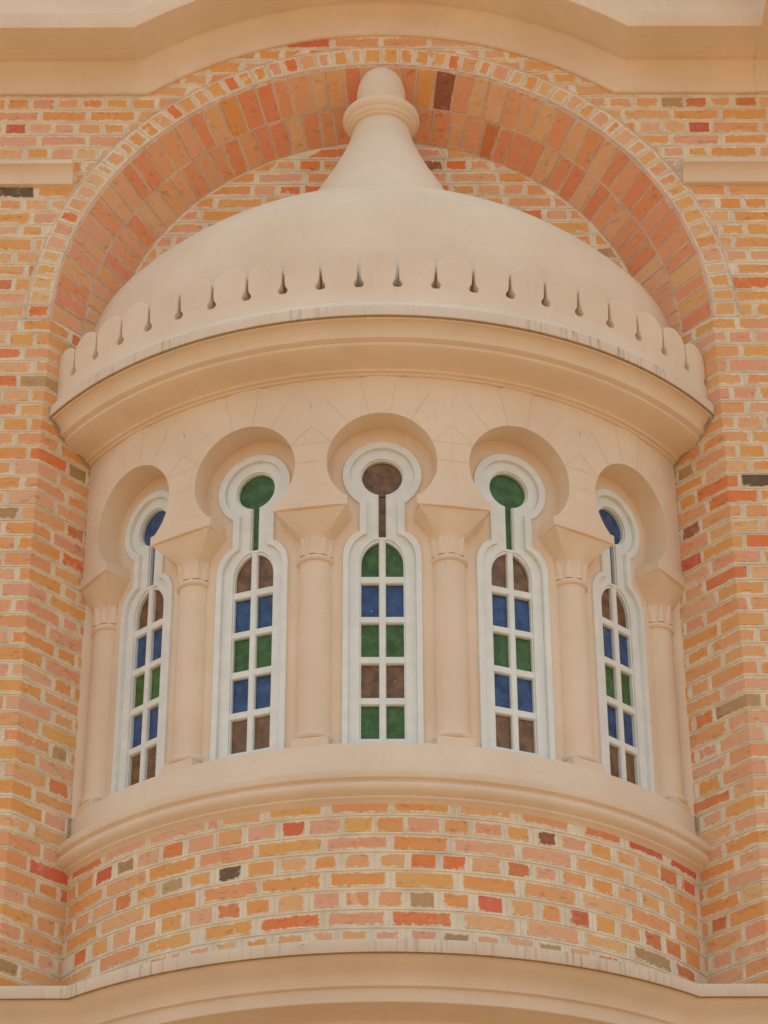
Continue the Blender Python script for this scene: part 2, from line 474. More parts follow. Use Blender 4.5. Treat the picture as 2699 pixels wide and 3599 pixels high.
SPECIAL = [(45, 267, 'R'), (20, 411, 'D'), (65, 672, 'V'), (105, 978, 'V'), (133, 1010, 'G'), (118, 1150, 'N'), (140, 1225, 'V'),
           (127, 1625, 'G'), (118, 1705, 'N'), (95, 1880, 'R'), (10, 830, 'V'), (38, 818, 'C'), (25, 545, 'O'), (100, 1185, 'O'),
           (1640, 1043, 'D'), (1487, 1157, 'M'), (1567, 1073, 'V'), (1520, 1550, 'V'), (1540, 257, 'R'), (1580, 430, 'O'),
           (1640, 605, 'V'), (1640, 680, 'O'), (1490, 1215, 'R'), (1557, 1258, 'N'), (1645, 1175, 'V'), (1500, 1010, 'G'),
           (1500, 1070, 'Y'), (1600, 975, 'O'), (1440, 230, 'G'), (1500, 232, 'N'), (1610, 230, 'N'), (1400, 1800, 'R'),
           (975, 137, 'V'), (373, 238, 'V'), (310, 273, 'O'), (142, 467, 'V'), (660, 103, 'R'), (400, 217, 'Y'), (905, 125, 'O'),
           (975, 210, 'M'), (1045, 295, 'N'), (625, 272, 'C'), (475, 265, 'C'), (500, 240, 'O'), (1140, 250, 'C'), (715, 180, 'C'),
           (1115, 320, 'K'), (330, 480, 'C'), (160, 560, 'L'), (1480, 590, 'C'), (900, 190, 'O'),
           (950, 375, 'M'), (695, 342, 'V'), (970, 347, 'V'), (1150, 455, 'V'), (690, 397, 'V'), (495, 455, 'O'), (570, 370, 'O')]

def to_image(p):
    d = (p[0] - CAM[0], p[1] - CAM[1], p[2] - CAM[2])
    fz = d[1] * math.cos(PITCH) + d[2] * math.sin(PITCH)
    x, y = d[0] / fz, (-d[1] * math.sin(PITCH) + d[2] * math.cos(PITCH)) / fz
    c, s = math.cos(-ROLL), math.sin(-ROLL)
    x, y = c * x - s * y, s * x + c * y
    return (1349.5 + 8989 * x) / 1.627, (1799.5 - 8989 * y) / 1.627

# ------------------------------------------------------------------ ground
g = MB()
g.grid([[(-400, y, GROUND_Z), (400, y, GROUND_Z)] for y in (-400, 300)], flip=True)
ground = g.build('ground', M_PAVING)
ground['kind'] = 'structure'
ground['label'] = 'warm paved forecourt in front of the building'

# ------------------------------------------------------------------ brick wall either side of the niche
D2 = (REV_Y - WALL_Y) / REV_L, (ARCH_R - REV_X) / REV_L

def path_fn(sg):
    def fn(s, z):
        if s <= 0:
            n = (0, -1, 0) if s < -1e-6 else (-sg * 0.42, -0.91, 0)
            return (sg * (ARCH_R - s), WALL_Y, z), n
        t = s / REV_L
        return (sg * (ARCH_R + (REV_X - ARCH_R) * t), WALL_Y + (REV_Y - WALL_Y) * t, z), (-sg * D2[0], -D2[1], 0)
    return fn

def front_fn(sg):
    return lambda s, z: ((sg * (ARCH_R - s), WALL_Y, z), (0, -1, 0))

def hood_z(x):
    return 6.64 + math.sqrt(1.87 ** 2 - x * x) if abs(x) < 1.12 else 8.138

def frame_x(z):
    return 1.52 + (z - 3.59) * 0.0765

JW = 0.0062      # half a joint
K0 = math.floor((3.46 - JOINT_Z) / COURSE)
K1 = math.ceil((8.56 - JOINT_Z) / COURSE)

def course_cuts(k, sg):
    j = random.Random(k * 31 + (7 if sg > 0 else 3))
    w = lambda: j.uniform(-0.012, 0.012)
    if k % 2 == 0:
        cuts = [0.120 + w(), 0.335 + w()]
        s = -0.118 + w()
        front = [s]
        while s > -1.2:
            s -= 0.232 + w() * 0.5
            front.append(s)
    else:
        cuts = [0.178 + w(), 0.292 + w()]
        s = -0.058 + w()
        front = [s]
        while s > -1.2:
            s -= (0.119 if j.random() < 0.8 else 0.232) + w() * 0.4
            front.append(s)
    return front[::-1], cuts

def side_wall(sg, label):
    t = thing('brick_wall', label, 'wall', (sg * 1.8, WALL_Y, GROUND_Z), 'brick wall either side of the arched niche')
    # mortar bed: front face
    m = MB()
    rows = [[(sg * x, WALL_Y, z) for x in (ARCH_R, 2.2, 9.0)] for z in (GROUND_Z, 3.0, 5.0, ARCH_Z)]
    n = 40
    for i in range(1, n + 1):
        a = math.pi / 2 * (1 - i / n)
        x, z = ARCH_R * math.sin(a), ARCH_Z + ARCH_R * math.cos(a)
        rows.append([(sg * max(x, 0.0), WALL_Y, z), (sg * 2.2, WALL_Y, z), (sg * 9.0, WALL_Y, z)])
    rows.append([(0.0, WALL_Y, 10.5), (sg * 2.2, WALL_Y, 10.5), (sg * 9.0, WALL_Y, 10.5)])
    m.grid(rows, flip=sg < 0)
    # reveal and the return behind it
    m.grid([[(sg * ARCH_R, WALL_Y, z), (sg * REV_X, REV_Y, z), (sg * REV_X, REV_Y + 0.4, z)] for z in (GROUND_Z, 3.0, ARCH_Z)], flip=sg > 0)
    m.build('mortar_bed', M_MORTAR, t)
    pt = MB()
    fn, ff = path_fn(sg), front_fn(sg)
    rest = {'v': [], 'f': [], 'u': [], 's': []}
    for k in range(K0, K1):
        z0, z1 = JOINT_Z + k * COURSE, JOINT_Z + (k + 1) * COURSE
        front, cuts = course_cuts(k, sg)
        above = z0 > ARCH_Z - 0.03
        lim = lambda z: ARCH_R - math.sqrt(max(0.0, RING_R ** 2 - max(0.0, z - ARCH_Z) ** 2))   # s of the ring's outer edge
        if above:
            s_end0, s_end1 = lim(z0 + JW), lim(z1 - JW)
            if z0 > ARCH_Z + RING_R - 0.03:
                s_end0 = s_end1 = ARCH_R
            ext = [c for c in front]
            s = ext[-1]
            j = random.Random(k + 991)
            while s < max(s_end0, s_end1):
                s += 0.119 if k % 2 else 0.232
                s += j.uniform(-0.008, 0.008)
                ext.append(s)
            bounds = list(zip(ext[:-1], ext[1:]))
        else:
            allc = front + cuts + [REV_L]
            bounds = list(zip(allc[:-1], allc[1:]))
        for a, b in bounds:
            if b - a < 0.03:
                continue
            lo, hi = (a + JW, a + JW), (b - JW, b - JW)
            br = ()
            f_ = fn
            if above:
                f_ = ff
                hi = (min(b - JW, s_end0 - JW), min(b - JW, s_end1 - JW))
                if max(hi) - lo[0] < 0.03:
                    continue
                hi = (max(hi[0], lo[0] + 0.004), max(hi[1], lo[0] + 0.004))
                x_mid = ARCH_R - 0.5 * (lo[0] + hi[0])
                if z0 > hood_z(x_mid) + 0.03 or x_mid < -0.12:
                    continue
            elif a < -0.004 and b > 0.004:
                br = (-0.0035, 0.0, 0.0035)
            x_in = ARCH_R - b
            zz0, zz1 = z0 + JW, z1 - JW
            if x_in > frame_x(z1) + 0.02 or z1 < 3.5:
                lay_brick(t, f_, lo, hi, zz0, zz1, 'S', 0.5, None, br, into=rest)
                continue
            smear = 0.55
            if abs(0.5 * (a + b)) < 0.2 and z0 < ARCH_Z:
                smear = 0.35
            lay_brick(t, f_, lo, hi, zz0, zz1, pick(MIX_WALL), smear, None, br)
            # upright joint
            p0, n0 = f_(hi[0] + JW, zz0); p1, n1 = f_(hi[1] + JW, zz1)
            d, _ = f_(hi[0] + JW + 0.01, zz0)
            sd = tuple((d[q] - p0[q]) / 0.01 for q in range(3))
            if b < REV_L - 0.01:
                bead(pt, [p0, p1], [n0, n1], [sd, sd], 0.004, 0.0034)
        # bed joint
        if z0 > 3.45:
            if above:
                if z0 < ARCH_Z + RING_R:
                    ss = [-1.0, -0.5, lim(z0) - 0.004]
                else:
                    ss = [-1.0, 0.2, ARCH_R]
                if z0 < hood_z(max(0, ARCH_R - ss[-1])):
                    P = [ff(s, z0 + RND.uniform(-0.0008, 0.0008)) for s in ss]
                    bead(pt, [p for p, _ in P], [q for _, q in P], [(0, 0, 1)] * len(P))
            else:
                ss = [-1.0, -0.45, -0.3, -0.2, -0.1, -0.004, 0.004, 0.08, 0.16, 0.24, 0.32, REV_L]
                P = [fn(s, z0 + RND.uniform(-0.0012, 0.0012)) for s in ss]
                bead(pt, [p for p, _ in P], [q for _, q in P], [(0, 0, 1)] * len(P))
    o = pt.build('pointing', M_MORTAR, t)
    o['kind'] = 'stuff'
    o = mesh_obj('outlying_bricks', rest['v'], rest['f'], M_BRICK, t, None, {'face': rest['u'], 'size': rest['s']})
    o.color = (*tone('S'), 0.5)
    o['kind'] = 'stuff'
    return t

wall_l = side_wall(-1, 'mottled brick wall and splayed jamb to the left of the bay window')
wall_r = side_wall(1, 'mottled brick wall and splayed jamb to the right of the bay window')

# ------------------------------------------------------------------ brick arch: header ring on the wall face, two rings in the splay
arch = thing('brick_arch', 'round brick arch of red splayed bricks with a header ring over the dome', 'arch', (0, WALL_Y, ARCH_Z))
RM = 1.40
def splay_fn(a, b):
    th, t = a / RM, b / REV_L
    r, y = ARCH_R + (REV_X - ARCH_R) * t, WALL_Y + (REV_Y - WALL_Y) * t
    return (r * math.sin(th), y, ARCH_Z + r * math.cos(th)), (-math.sin(th) * D2[0], -D2[1], -math.cos(th) * D2[0])
def ring_fn(a, b):
    th = a / RM
    return (b * math.sin(th), WALL_Y - 0.003, ARCH_Z + b * math.cos(th)), (0, -1, 0)
m = MB()
m.grid([[splay_fn(RM * math.radians(a), b)[0] for a in range(-90, 91, 3)] for b in (0, REV_L / 2, REV_L)])
m.grid([[(REV_X * math.sin(math.radians(a)), y, ARCH_Z + REV_X * math.cos(math.radians(a))) for a in range(-90, 91, 3)] for y in (REV_Y, REV_Y + 0.3)])
m.build('mortar_bed', M_MORTAR_PINK, arch, 40)
m = MB()
m.grid([[ring_fn(RM * math.radians(a), b)[0] for a in range(-90, 91, 3)] for b in (ARCH_R, RING_R)])
m.build('ring_mortar', M_MORTAR, arch, 40)
pt = MB()
N = 52
MID = REV_L * 0.52
for rr, (b0, b1) in enumerate(((0.004, MID), (MID, REV_L - 0.002))):
    j = random.Random(rr + 5)
    edges = [-90 + 180 * i / N + j.uniform(-0.35, 0.35) + (0.7 if rr else 0) for i in range(N + 1)]
    edges[0], edges[-1] = -90, 90
    for i in range(N):
        a0, a1 = RM * math.radians(edges[i]), RM * math.radians(edges[i + 1])
        low = abs(edges[i]) > 72
        key = pick(MIX_ARCH if not low or rr == 0 else {'B': 4, 'C': 3, 'L': 3})
        lay_brick(arch, splay_fn, (a0 + 0.0036, a0 + 0.0036), (a1 - 0.0036, a1 - 0.0036), b0 + 0.003, b1 - 0.003, key,
                  0.32 if low else 0.06, M_BRICK_ARCH, proud=0.0035)
        if i:
            P = [splay_fn(a0, b0 + 0.004), splay_fn(a0, b1 - 0.004)]
            d = splay_fn(a0 + 0.01, b0)[0]
            q = splay_fn(a0, b0)[0]
            sd = tuple((d[c] - q[c]) / 0.01 for c in range(3))
            bead(pt, [p for p, _ in P], [n for _, n in P], [sd, sd], 0.004, 0.0045)
NR = 62
j = random.Random(77)
edges = [-90 + 180 * i / NR + j.uniform(-0.3, 0.3) for i in range(NR + 1)]
edges[0], edges[-1] = -90, 90
for i in range(NR):
    a0, a1 = RM * math.radians(edges[i]), RM * math.radians(edges[i + 1])
    lay_brick(arch, ring_fn, (a0 + 0.0052, a0 + 0.0052), (a1 - 0.0052, a1 - 0.0052), ARCH_R + 0.010, RING_R - 0.008, pick(MIX_RING), 0.75)
    if i:
        P = [ring_fn(a0, ARCH_R + 0.004), ring_fn(a0, RING_R - 0.004)]
        th = a0 / RM
        bead(pt, [p for p, _ in P], [n for _, n in P], [(math.cos(th), 0, -math.sin(th))] * 2, 0.004, 0.0035)
for b in (ARCH_R + 0.003, RING_R):
    P = [ring_fn(RM * math.radians(a), b + RND.uniform(-0.0012, 0.0012)) for a in range(-90, 91, 2)]
    bead(pt, [p for p, _ in P], [n for _, n in P], [(math.sin(math.radians(a)), 0, math.cos(math.radians(a))) for a in range(-90, 91, 2)], 0.0055, 0.005)
for b in (MID,):
    P = [splay_fn(RM * math.radians(a), b) for a in range(-90, 91, 2)]
    sds = []
    for a in range(-90, 91, 2):
        p, q = splay_fn(RM * math.radians(a), b)[0], splay_fn(RM * math.radians(a), b + 0.01)[0]
        sds.append(tuple((q[c] - p[c]) / 0.01 for c in range(3)))
    bead(pt, [p for p, _ in P], [n for _, n in P], sds, 0.006, 0.004)
o = pt.build('pointing', M_MORTAR_PINK, arch)
o['kind'] = 'stuff'

# ------------------------------------------------------------------ brick infill at the back of the niche
infill = thing('infill_wall', 'brick wall filling the arch behind the white dome and its spire', 'wall', (0, REV_Y, ARCH_Z))
m = MB()
rows = [[(-1.6, REV_Y, 3.0), (1.6, REV_Y, 3.0)]]
rows.append([(-1.6, REV_Y, 8.3), (1.6, REV_Y, 8.3)])
m.grid(rows)
m.build('mortar_bed', M_MORTAR, infill)
OUTL = [(0, 7.80), (0.3, 7.765), (0.455, 7.73), (0.59, 7.67), (0.83, 7.55), (1.04, 7.40), (1.17, 7.30), (1.4, 7.0)]
def outline(x):
    x = abs(x)
    for (x0, y0), (x1, y1) in zip(OUTL, OUTL[1:]):
        if x <= x1:
            return y0 + (y1 - y0) * (x - x0) / (x1 - x0)
    return 7.0
infill_fn = lambda a, z: ((a, REV_Y, z), (0, -1, 0))
pt = MB()
for k in range(math.floor((7.0 - JOINT_Z) / COURSE), math.ceil((8.09 - JOINT_Z) / COURSE)):
    z0, z1 = JOINT_Z + k * COURSE, JOINT_Z + (k + 1) * COURSE
    w = lambda z: math.sqrt(max(0.0, REV_X ** 2 - (z - ARCH_Z) ** 2))
    w0, w1 = w(z0 + JW), w(z1 - JW)
    if w0 < 0.1:
        continue
    j = random.Random(k)
    x = -1.3 + j.uniform(-0.05, 0.05)
    while x < w0:
        step = (0.232 if (k % 2 == 0 or j.random() < 0.2) else 0.119) + j.uniform(-0.006, 0.006)
        lo = (max(x + JW, -w0 + JW), max(x + JW, -w1 + JW))
        hi = (min(x + step - JW, w0 - JW), min(x + step - JW, w1 - JW))
        x += step
        if max(hi) - min(lo) < 0.03 or hi[0] < lo[0] or 0.5 * (hi[0] + hi[1]) < 0.5 * (lo[0] + lo[1]) + 0.02:
            continue
        xm = 0.25 * (sum(lo) + sum(hi))
        if z1 < min(outline(lo[0]), outline(hi[0])) - 0.13 or abs(xm) < 0.10 and z1 < 8.0:
            continue
        hi = (max(hi[0], lo[0] + 0.004), max(hi[1], lo[1] + 0.004))
        lay_brick(infill, infill_fn, lo, hi, z0 + JW, z1 - JW, pick(MIX_WALL), 0.6)
        bead(pt, [(hi[0] + JW, REV_Y, z0 + JW), (hi[1] + JW, REV_Y, z1 - JW)], [(0, -1, 0)] * 2, [(1, 0, 0)] * 2, 0.004, 0.0034)
    bead(pt, [(-w(z0), REV_Y, z0), (0, REV_Y, z0 + 0.001), (w(z0), REV_Y, z0)], [(0, -1, 0)] * 3, [(0, 0, 1)] * 3)
o = pt.build('pointing', M_MORTAR, infill)
o['kind'] = 'stuff'

# ------------------------------------------------------------------ cornice sweeping up over the arch
def hood_row(nn, y, x_l=-9.0, x_r=1.80, n=36):
    R_, zs = 1.87 + nn, 8.138 + nn
    xc = math.sqrt(max(0.0, R_ ** 2 - (zs - 6.64) ** 2))
    a = math.asin(xc / R_)
    pts = [(x_l, y, zs), (-xc - 0.4, y, zs), (-xc - 0.002, y, zs)]
    pts += [(R_ * math.sin(-a + 2 * a * i / n), y, 6.64 + R_ * math.cos(-a + 2 * a * i / n)) for i in range(n + 1)]
    pts += [(xc + 0.002, y, zs), (xc + 0.4, y, zs), (x_r, y, zs)]
    return pts
hood = thing('arched_cornice', 'peach plaster cornice that rises in a curve over the brick arch', 'cornice', (0, -1.2, 8.138))
prof = [(0.0, -1.05), (-0.002, -1.086), (0.004, -1.094), (0.03, -1.095), (0.07, -1.098), (0.100, -1.104), (0.124, -1.113), (0.140, -1.125), (0.147, -1.136),
        (0.149, -1.142), (0.158, -1.143), (0.160, -1.152), (0.156, -1.157), (0.153, -1.162), (0.152, -1.222), (0.156, -1.226), (0.152, -1.231), (0.151, -1.376),
        (0.152, -1.382), (0.156, -1.384), (0.244, -1.384), (0.248, -1.380), (0.250, -1.372), (0.252, -1.362), (0.262, -1.356), (0.290, -1.350), (0.32, -1.348), (1.6, -1.348)]
m = MB()
m.grid([hood_row(nn, y) for nn, y in prof])
m.build('moulding', M_PAINT, hood, 28)
# right-hand end block, standing further forward
m = MB()
m.grid([hood_row(nn, y, 1.80, 3.4, 4)[:3] for nn, y in ()] or [[(1.80, -1.05, 8.136), (9.0, -1.05, 8.136)], [(1.80, -1.094, 8.136), (9.0, -1.094, 8.136)], [(1.80, -1.10, 8.22), (9.0, -1.10, 8.22)],
        [(1.80, -1.125, 8.275), (9.0, -1.125, 8.275)], [(1.80, -1.142, 8.286), (9.0, -1.142, 8.286)], [(1.80, -1.80, 8.290), (9.0, -1.80, 8.290)], [(1.80, -1.80, 9.6), (9.0, -1.80, 9.6)]])
m.poly([(1.80, -1.05, 8.290), (1.80, -1.80, 8.290), (1.80, -1.80, 9.6), (1.80, -1.05, 9.6)])
m.build('end_block', M_PAINT, hood, 28)

# ------------------------------------------------------------------ string course at the springing, either side
def string_course(x0, x1, label):
    t = thing('string_course', label, 'moulding', (0.5 * (x0 + x1), WALL_Y, 7.58), 'short mouldings beside the arch')
    m = MB()
    p2 = [(-1.05, 7.579), (-1.082, 7.577), (-1.095, 7.581), (-1.10, 7.595), (-1.104, 7.612), (-1.116, 7.640), (-1.138, 7.658), (-1.146, 7.660), (-1.148, 7.665), (-1.148, 7.680), (-1.145, 7.684), (-1.05, 7.745)]
    m.grid([[(x0, y, z), (x1, y, z)] for y, z in p2], flip=True)
    for x in (x0, x1):
        m.poly([(x, y, z) for y, z in p2], flip=(x == x0))
    m.build('moulding', M_PAINT, t, 30)
string_course(-9.0, -1.448, 'short plaster string moulding on the brick wall left of the arch')
string_course(1.415, 9.0, 'short plaster string moulding on the brick wall right of the arch')

# ------------------------------------------------------------------ ledge below the bay, following the drum
def ledge_row(o, z, n=48, xs=9.0):
    R_, Y_ = DRUM_R + o, -(WALL_Y * -1 + o)
    xc = math.sqrt(R_ ** 2 - Y_ ** 2)
    a = math.asin(xc / R_)
    return ([(-xs, Y_, z), (-xc - 0.3, Y_, z), (-xc - 0.002, Y_, z)] + ring(R_, z, -a, a, n) + [(xc + 0.002, Y_, z), (xc + 0.3, Y_, z), (xs, Y_, z)])
ledge = thing('curved_ledge', 'moulded plaster ledge curving round under the brick base of the bay', 'cornice', (0, -1.6, 3.3))
m = MB()
m.grid([ledge_row(o, z) for o, z in ((-0.05, 3.548), (0.243, 3.538), (0.249, 3.535), (0.250, 3.531), (0.250, 3.490), (0.248, 3.486))], flip=True)
m.build('fascia', M_WEATHER, ledge, 30)
m = MB()
m.grid([ledge_row(o, z) for o, z in ((0.248, 3.486), (0.239, 3.484), (0.236, 3.488), (0.230, 3.486), (0.222, 3.474), (0.205, 3.458), (0.185, 3.444), (0.170, 3.428), (0.162, 3.410),
        (0.158, 3.400), (0.163, 3.398), (0.165, 3.394), (0.163, 3.389), (0.157, 3.387), (0.150, 3.384), (0.147, 3.378), (0.146, 3.336), (0.143, 3.333), (0.05, 3.325), (0.02, 3.31), (0.0, 3.25),
        (-0.01, 2.0), (-0.01, GROUND_Z))], flip=True)
m.build('moulding', M_PAINT, ledge, 30)
# grimy drip line under the fascia
m = MB()
m.grid([ledge_row(o, z) for o, z in ((0.2475, 3.4845), (0.2395, 3.4825))], flip=True)
m.build('drip_edge', M_DRIP, ledge)

# ------------------------------------------------------------------ the bay window
bay = thing('bay_window', 'curved peach bay window with five coloured-glass windows under a dome', 'bay window', (0, -1.2, 3.49))

# --- brick base
base = thing('brick_base', '', '', (0, 0, 0))
del base['label'], base['category'], base['kind']
base.parent = bay
base.location = [-c for c in bay.location]
def drum_fn(a, z):
    th = a / DRUM_R
    return (DRUM_R * math.sin(th), -DRUM_R * math.cos(th), z), (math.sin(th), -math.cos(th), 0)
m = MB()
m.grid([ring(DRUM_R, z, -1.15, 1.15, 60) for z in (3.40, 3.8, 4.30)])
m.build('mortar_bed', M_MORTAR, base, 30)
DJ = [4.2185, 4.141, 4.0625, 3.9882, 3.9140, 3.8356, 3.7551, 3.6800, 3.602, 3.527]
DRUM_ROWS.append([(a, b, RND.choice('BGSN')) for a, b, _ in DRUM_ROWS[6]])
pt = MB()
for i, row in enumerate(DRUM_ROWS):
    z1, z0 = DJ[i], DJ[i + 1]
    for n_, (a0, a1, key) in enumerate(row):
        A0, A1 = a0 * DRUM_R, a1 * DRUM_R
        brs = [A0 + (A1 - A0) * q for q in (0.33, 0.67)] if A1 - A0 > 0.15 else ()
        smear = {0: 0.75, 6: 0.6, 7: 0.8, 8: 0.9}.get(i, 0.32)
        o = lay_brick(base, drum_fn, (A0, A0), (A1, A1), z0 + 0.0068, z1 - 0.0068, key, smear, None, brs)
        if n_:
            aj = 0.5 * (row[n_ - 1][1] + a0) * DRUM_R
            P = [drum_fn(aj, z0 + 0.006), drum_fn(aj, z1 - 0.006)]
            th = aj / DRUM_R
            bead(pt, [p for p, _ in P], [q for _, q in P], [(math.cos(th), math.sin(th), 0)] * 2, 0.004, 0.0034)
    P = [drum_fn(DRUM_R * (-1.1 + 2.2 * q / 90), z0 + RND.uniform(-0.0008, 0.0008)) for q in range(91)]
    bead(pt, [p for p, _ in P], [q for _, q in P], [(0, 0, 1)] * 91)
o = pt.build('pointing', M_MORTAR, base, 30)
o['kind'] = 'stuff'

# --- sill
A = 1.12
revolve([(1.30, 4.4530), (1.524, 4.4530), (1.530, 4.451), (1.534, 4.445), (1.535, 4.345), (1.538, 4.325), (1.548, 4.312), (1.596, 4.306), (1.600, 4.303), (1.600, 4.274), (1.598, 4.271)][::1],
        -A, A, 80, M_PAINT, 'sill', bay)
revolve([(1.598, 4.271), (1.586, 4.267), (1.582, 4.262), (1.586, 4.256), (1.590, 4.248), (1.590, 4.240), (1.585, 4.230), (1.575, 4.221), (1.562, 4.215), (1.556, 4.212), (1.556, 4.204),
         (1.552, 4.201), (1.545, 4.198), (1.538, 4.192), (1.532, 4.186), (1.520, 4.18)], -A, A, 80, M_PAINT, 'sill_moulding', bay)

# --- wall behind the columns, with keyhole openings for the windows
WC = 5.715
def keyhole(b, hn, R_, w0, ws, wn, wc=WC, amax=75, nc=8, nr=14):
    am = math.radians(amax)
    pts = [(b, w0), (b, ws)]
    for i in range(1, nc + 1):
        a = am * i / nc
        pts.append((hn + (b - hn) * (math.cos(a) - math.cos(am)) / (1 - math.cos(am)), ws + (wn - ws) * math.sin(a) / math.sin(am)))
    start = math.asin(hn / R_)
    for i in range(nr + 1):
        a = math.pi - start - (math.pi - start) * i / nr
        pts.append((R_ * math.sin(a), wc + R_ * math.cos(a)))
    return pts            # right half, bottom to top
F0 = keyhole(0.162, 0.094, 0.166, 4.4535, 5.324, 5.441)
F1 = keyhole(0.138, 0.064, 0.136, 4.4535, 5.312, 5.430)
F2 = keyhole(0.093, 0.0200, 0.0905, 4.490, 5.297, 5.414)
F3 = keyhole(0.0865, 0.0150, 0.0845, 4.497, 5.297, 5.402)
WS, ZS = WIN_R - 1.488, 0.021         # how far the windows stand back, and the rise that goes with it
def P3(u, d, z):
    return (u, -(d + WS), z + ZS)
def loop(half, d):
    return [P3(u, d, w) for u, w in half] + [P3(-u, d, w) for u, w in reversed(half[:-1])]
PANEL = 0.2
D_WALL = math.sqrt(WIN_R ** 2 - PANEL ** 2)
def panel_mesh():
    m = MB()
    top = 6.14
    half = F0 + [(0.0, top)]
    for sgn in (1, -1):
        rows = [[P3(sgn * u, D_WALL - WS, w), P3(sgn * PANEL, D_WALL - WS, w)] for i, (u, w) in enumerate(half)]
        m.grid(rows, flip=sgn < 0)
    return m
def add_part(name, me, parent, th):
    o = link(name, me, parent)
    o.rotation_euler = (0, 0, th)
    return o
proto = panel_mesh().build('wall_panel', M_PAINT, bay)
me_panel = proto.data
bpy.data.objects.remove(proto)
half_a = math.asin(PANEL / WIN_R)
for k in range(-2, 3):
    add_part('wall_panel', me_panel, bay, k * PHI)
for k in range(-3, 3):
    a0, a1 = k * PHI + half_a, (k + 1) * PHI - half_a
    if k == -3:
        a0 = -0.975
    if k == 2:
        a1 = 0.975
    m = MB()
    rows = []
    for z in (4.44, 6.16):
        row = ring(WIN_R, z, a0, a1, 8)
        if k == -3:
            row = [(-1.30, -0.835, z)] + row
        if k == 2:
            row = row + [(1.30, -0.835, z)]
        rows.append(row)
    m.grid(rows)
    m.build('wall_strip', M_PAINT, bay, 35)

# --- windows
def band(outer, inner, d_front, d_outer_back, d_inner_back, mat, name):
    m = MB()
    lo, li = loop(outer, 0), loop(inner, 0)
    setd = lambda L, d: [(x, -(d + WS), z) for x, y, z in L]
    m.grid([setd(lo, d_outer_back), setd(lo, d_front - 0.002), [(x * 0.994, -(d_front + WS), z) for x, y, z in lo], setd(li, d_front), setd(li, d_inner_back)], close_u=True)
    o = m.build(name, mat, None, 22)
    me = o.data
    bpy.data.objects.remove(o)
    return me
me_case = band(F0, F1, 1.4855, 1.460, 1.462, M_WHITE, 'casing')
me_sash = band(F1, F2, 1.4680, 1.455, 1.450, M_WHITE, 'sash')
me_beadg = band(F2, F3, 1.4600, 1.450, 1.440, M_WHITE, 'glazing_bead')
def bar(x0, x1, z0, z1, d=1.4625, ch=0.004, vertical=True):
    m = MB()
    if vertical:
        sec = [(x0, 1.440), (x0, d - 0.006), (x0 + ch, d), (x1 - ch, d), (x1, d - 0.006), (x1, 1.440)]
        m.grid([[P3(u, dd, z) for u, dd in sec] for z in (z0, z1)])
    else:
        sec = [(z0, 1.440), (z0, d - 0.006), (z0 + ch, d), (z1 - ch, d), (z1, d - 0.006), (z1, 1.440)]
        m.grid([[P3(x, dd, z) for z, dd in sec] for x in (x0, x1)])
    o = m.build('glazing_bar', M_WHITE, None)
    me = o.data
    bpy.data.objects.remove(o)
    return me
MUNT = [(5.238, 5.203), (5.050, 5.018), (4.866, 4.832), (4.680, 4.647)]
me_bars = [bar(-0.0145, 0.0145, 4.488, 5.410, 1.4640)]
me_bars += [bar(-0.094, 0.094, b_, t_, 1.4625, vertical=False) for t_, b_ in MUNT]
me_bars += [bar(-0.030, 0.030, 5.408, 5.424, 1.4665, 0.003, vertical=False)]
GD = 1.4440
def pane_mesh(pts):
    m = MB()
    m.grid([[P3(u, GD, w) for u, w in pts], [P3(u, GD - 0.004, w) for u, w in pts]], close_u=True)
    m.poly([P3(u, GD, w) for u, w in pts])
    o = m.build('pane', GLASS['b'], None)
    me = o.data
    bpy.data.objects.remove(o)
    return me
rows_z = [(5.050, 5.203), (4.866, 5.018), (4.680, 4.832), (4.490, 4.647)]
arc = [(u, w) for u, w in F2[1:10]]
rows_pane = []
for sg in (-1, 1):
    pts = [(0.012 * sg, 5.236), (0.090 * sg, 5.236)] + [(max(0.012, u - 0.002) * sg, w) for u, w in arc]
    pts.append((0.012 * sg, 5.412))
    rows_pane.append((0, pane_mesh(pts if sg > 0 else pts[::-1])))
for r_, (z0, z1) in enumerate(rows_z):
    for sg in (-1, 1):
        x0, x1 = sorted((0.012 * sg, 0.090 * sg))
        rows_pane.append((r_ + 1, pane_mesh([(x0, z0), (x1, z0), (x1, z1), (x0, z1)])))
rows_pane.append((5, pane_mesh([(-0.0185, 5.420), (0.0185, 5.420), (0.0185, 5.632), (-0.0185, 5.632)])))
rows_pane.append((6, pane_mesh([(0.0880 * math.cos(2 * math.pi * i / 40), WC + 0.0880 * math.sin(2 * math.pi * i / 40)) for i in range(40)])))
SCHEME = {-2: 'nbgbnbb', -1: 'nbgbngg', 0: 'gbgngnn', 1: 'nbgbngg', 2: 'nbgbnbb'}
WLABEL = {-2: 'leftmost window with a blue glass disc', -1: 'window left of centre with a green glass disc', 0: 'middle window with a brown glass disc',
          1: 'window right of centre with a green glass disc', 2: 'rightmost window with a blue glass disc'}
for k in range(-2, 3):
    w = add_part('window', me_case, bay, k * PHI)
    w['label'] = WLABEL[k]
    def sub(name, me):
        o = bpy.data.objects.new(name, me)
        scene.collection.objects.link(o)
        o.parent = w
        return o
    sub('sash', me_sash)
    sub('glazing_bead', me_beadg)
    for me in me_bars:
        sub('glazing_bar', me)
    for r_, me in rows_pane:
        o = sub('pane', me)
        o.material_slots[0].link = 'OBJECT'
        o.material_slots[0].material = GLASS[SCHEME[k][r_]]

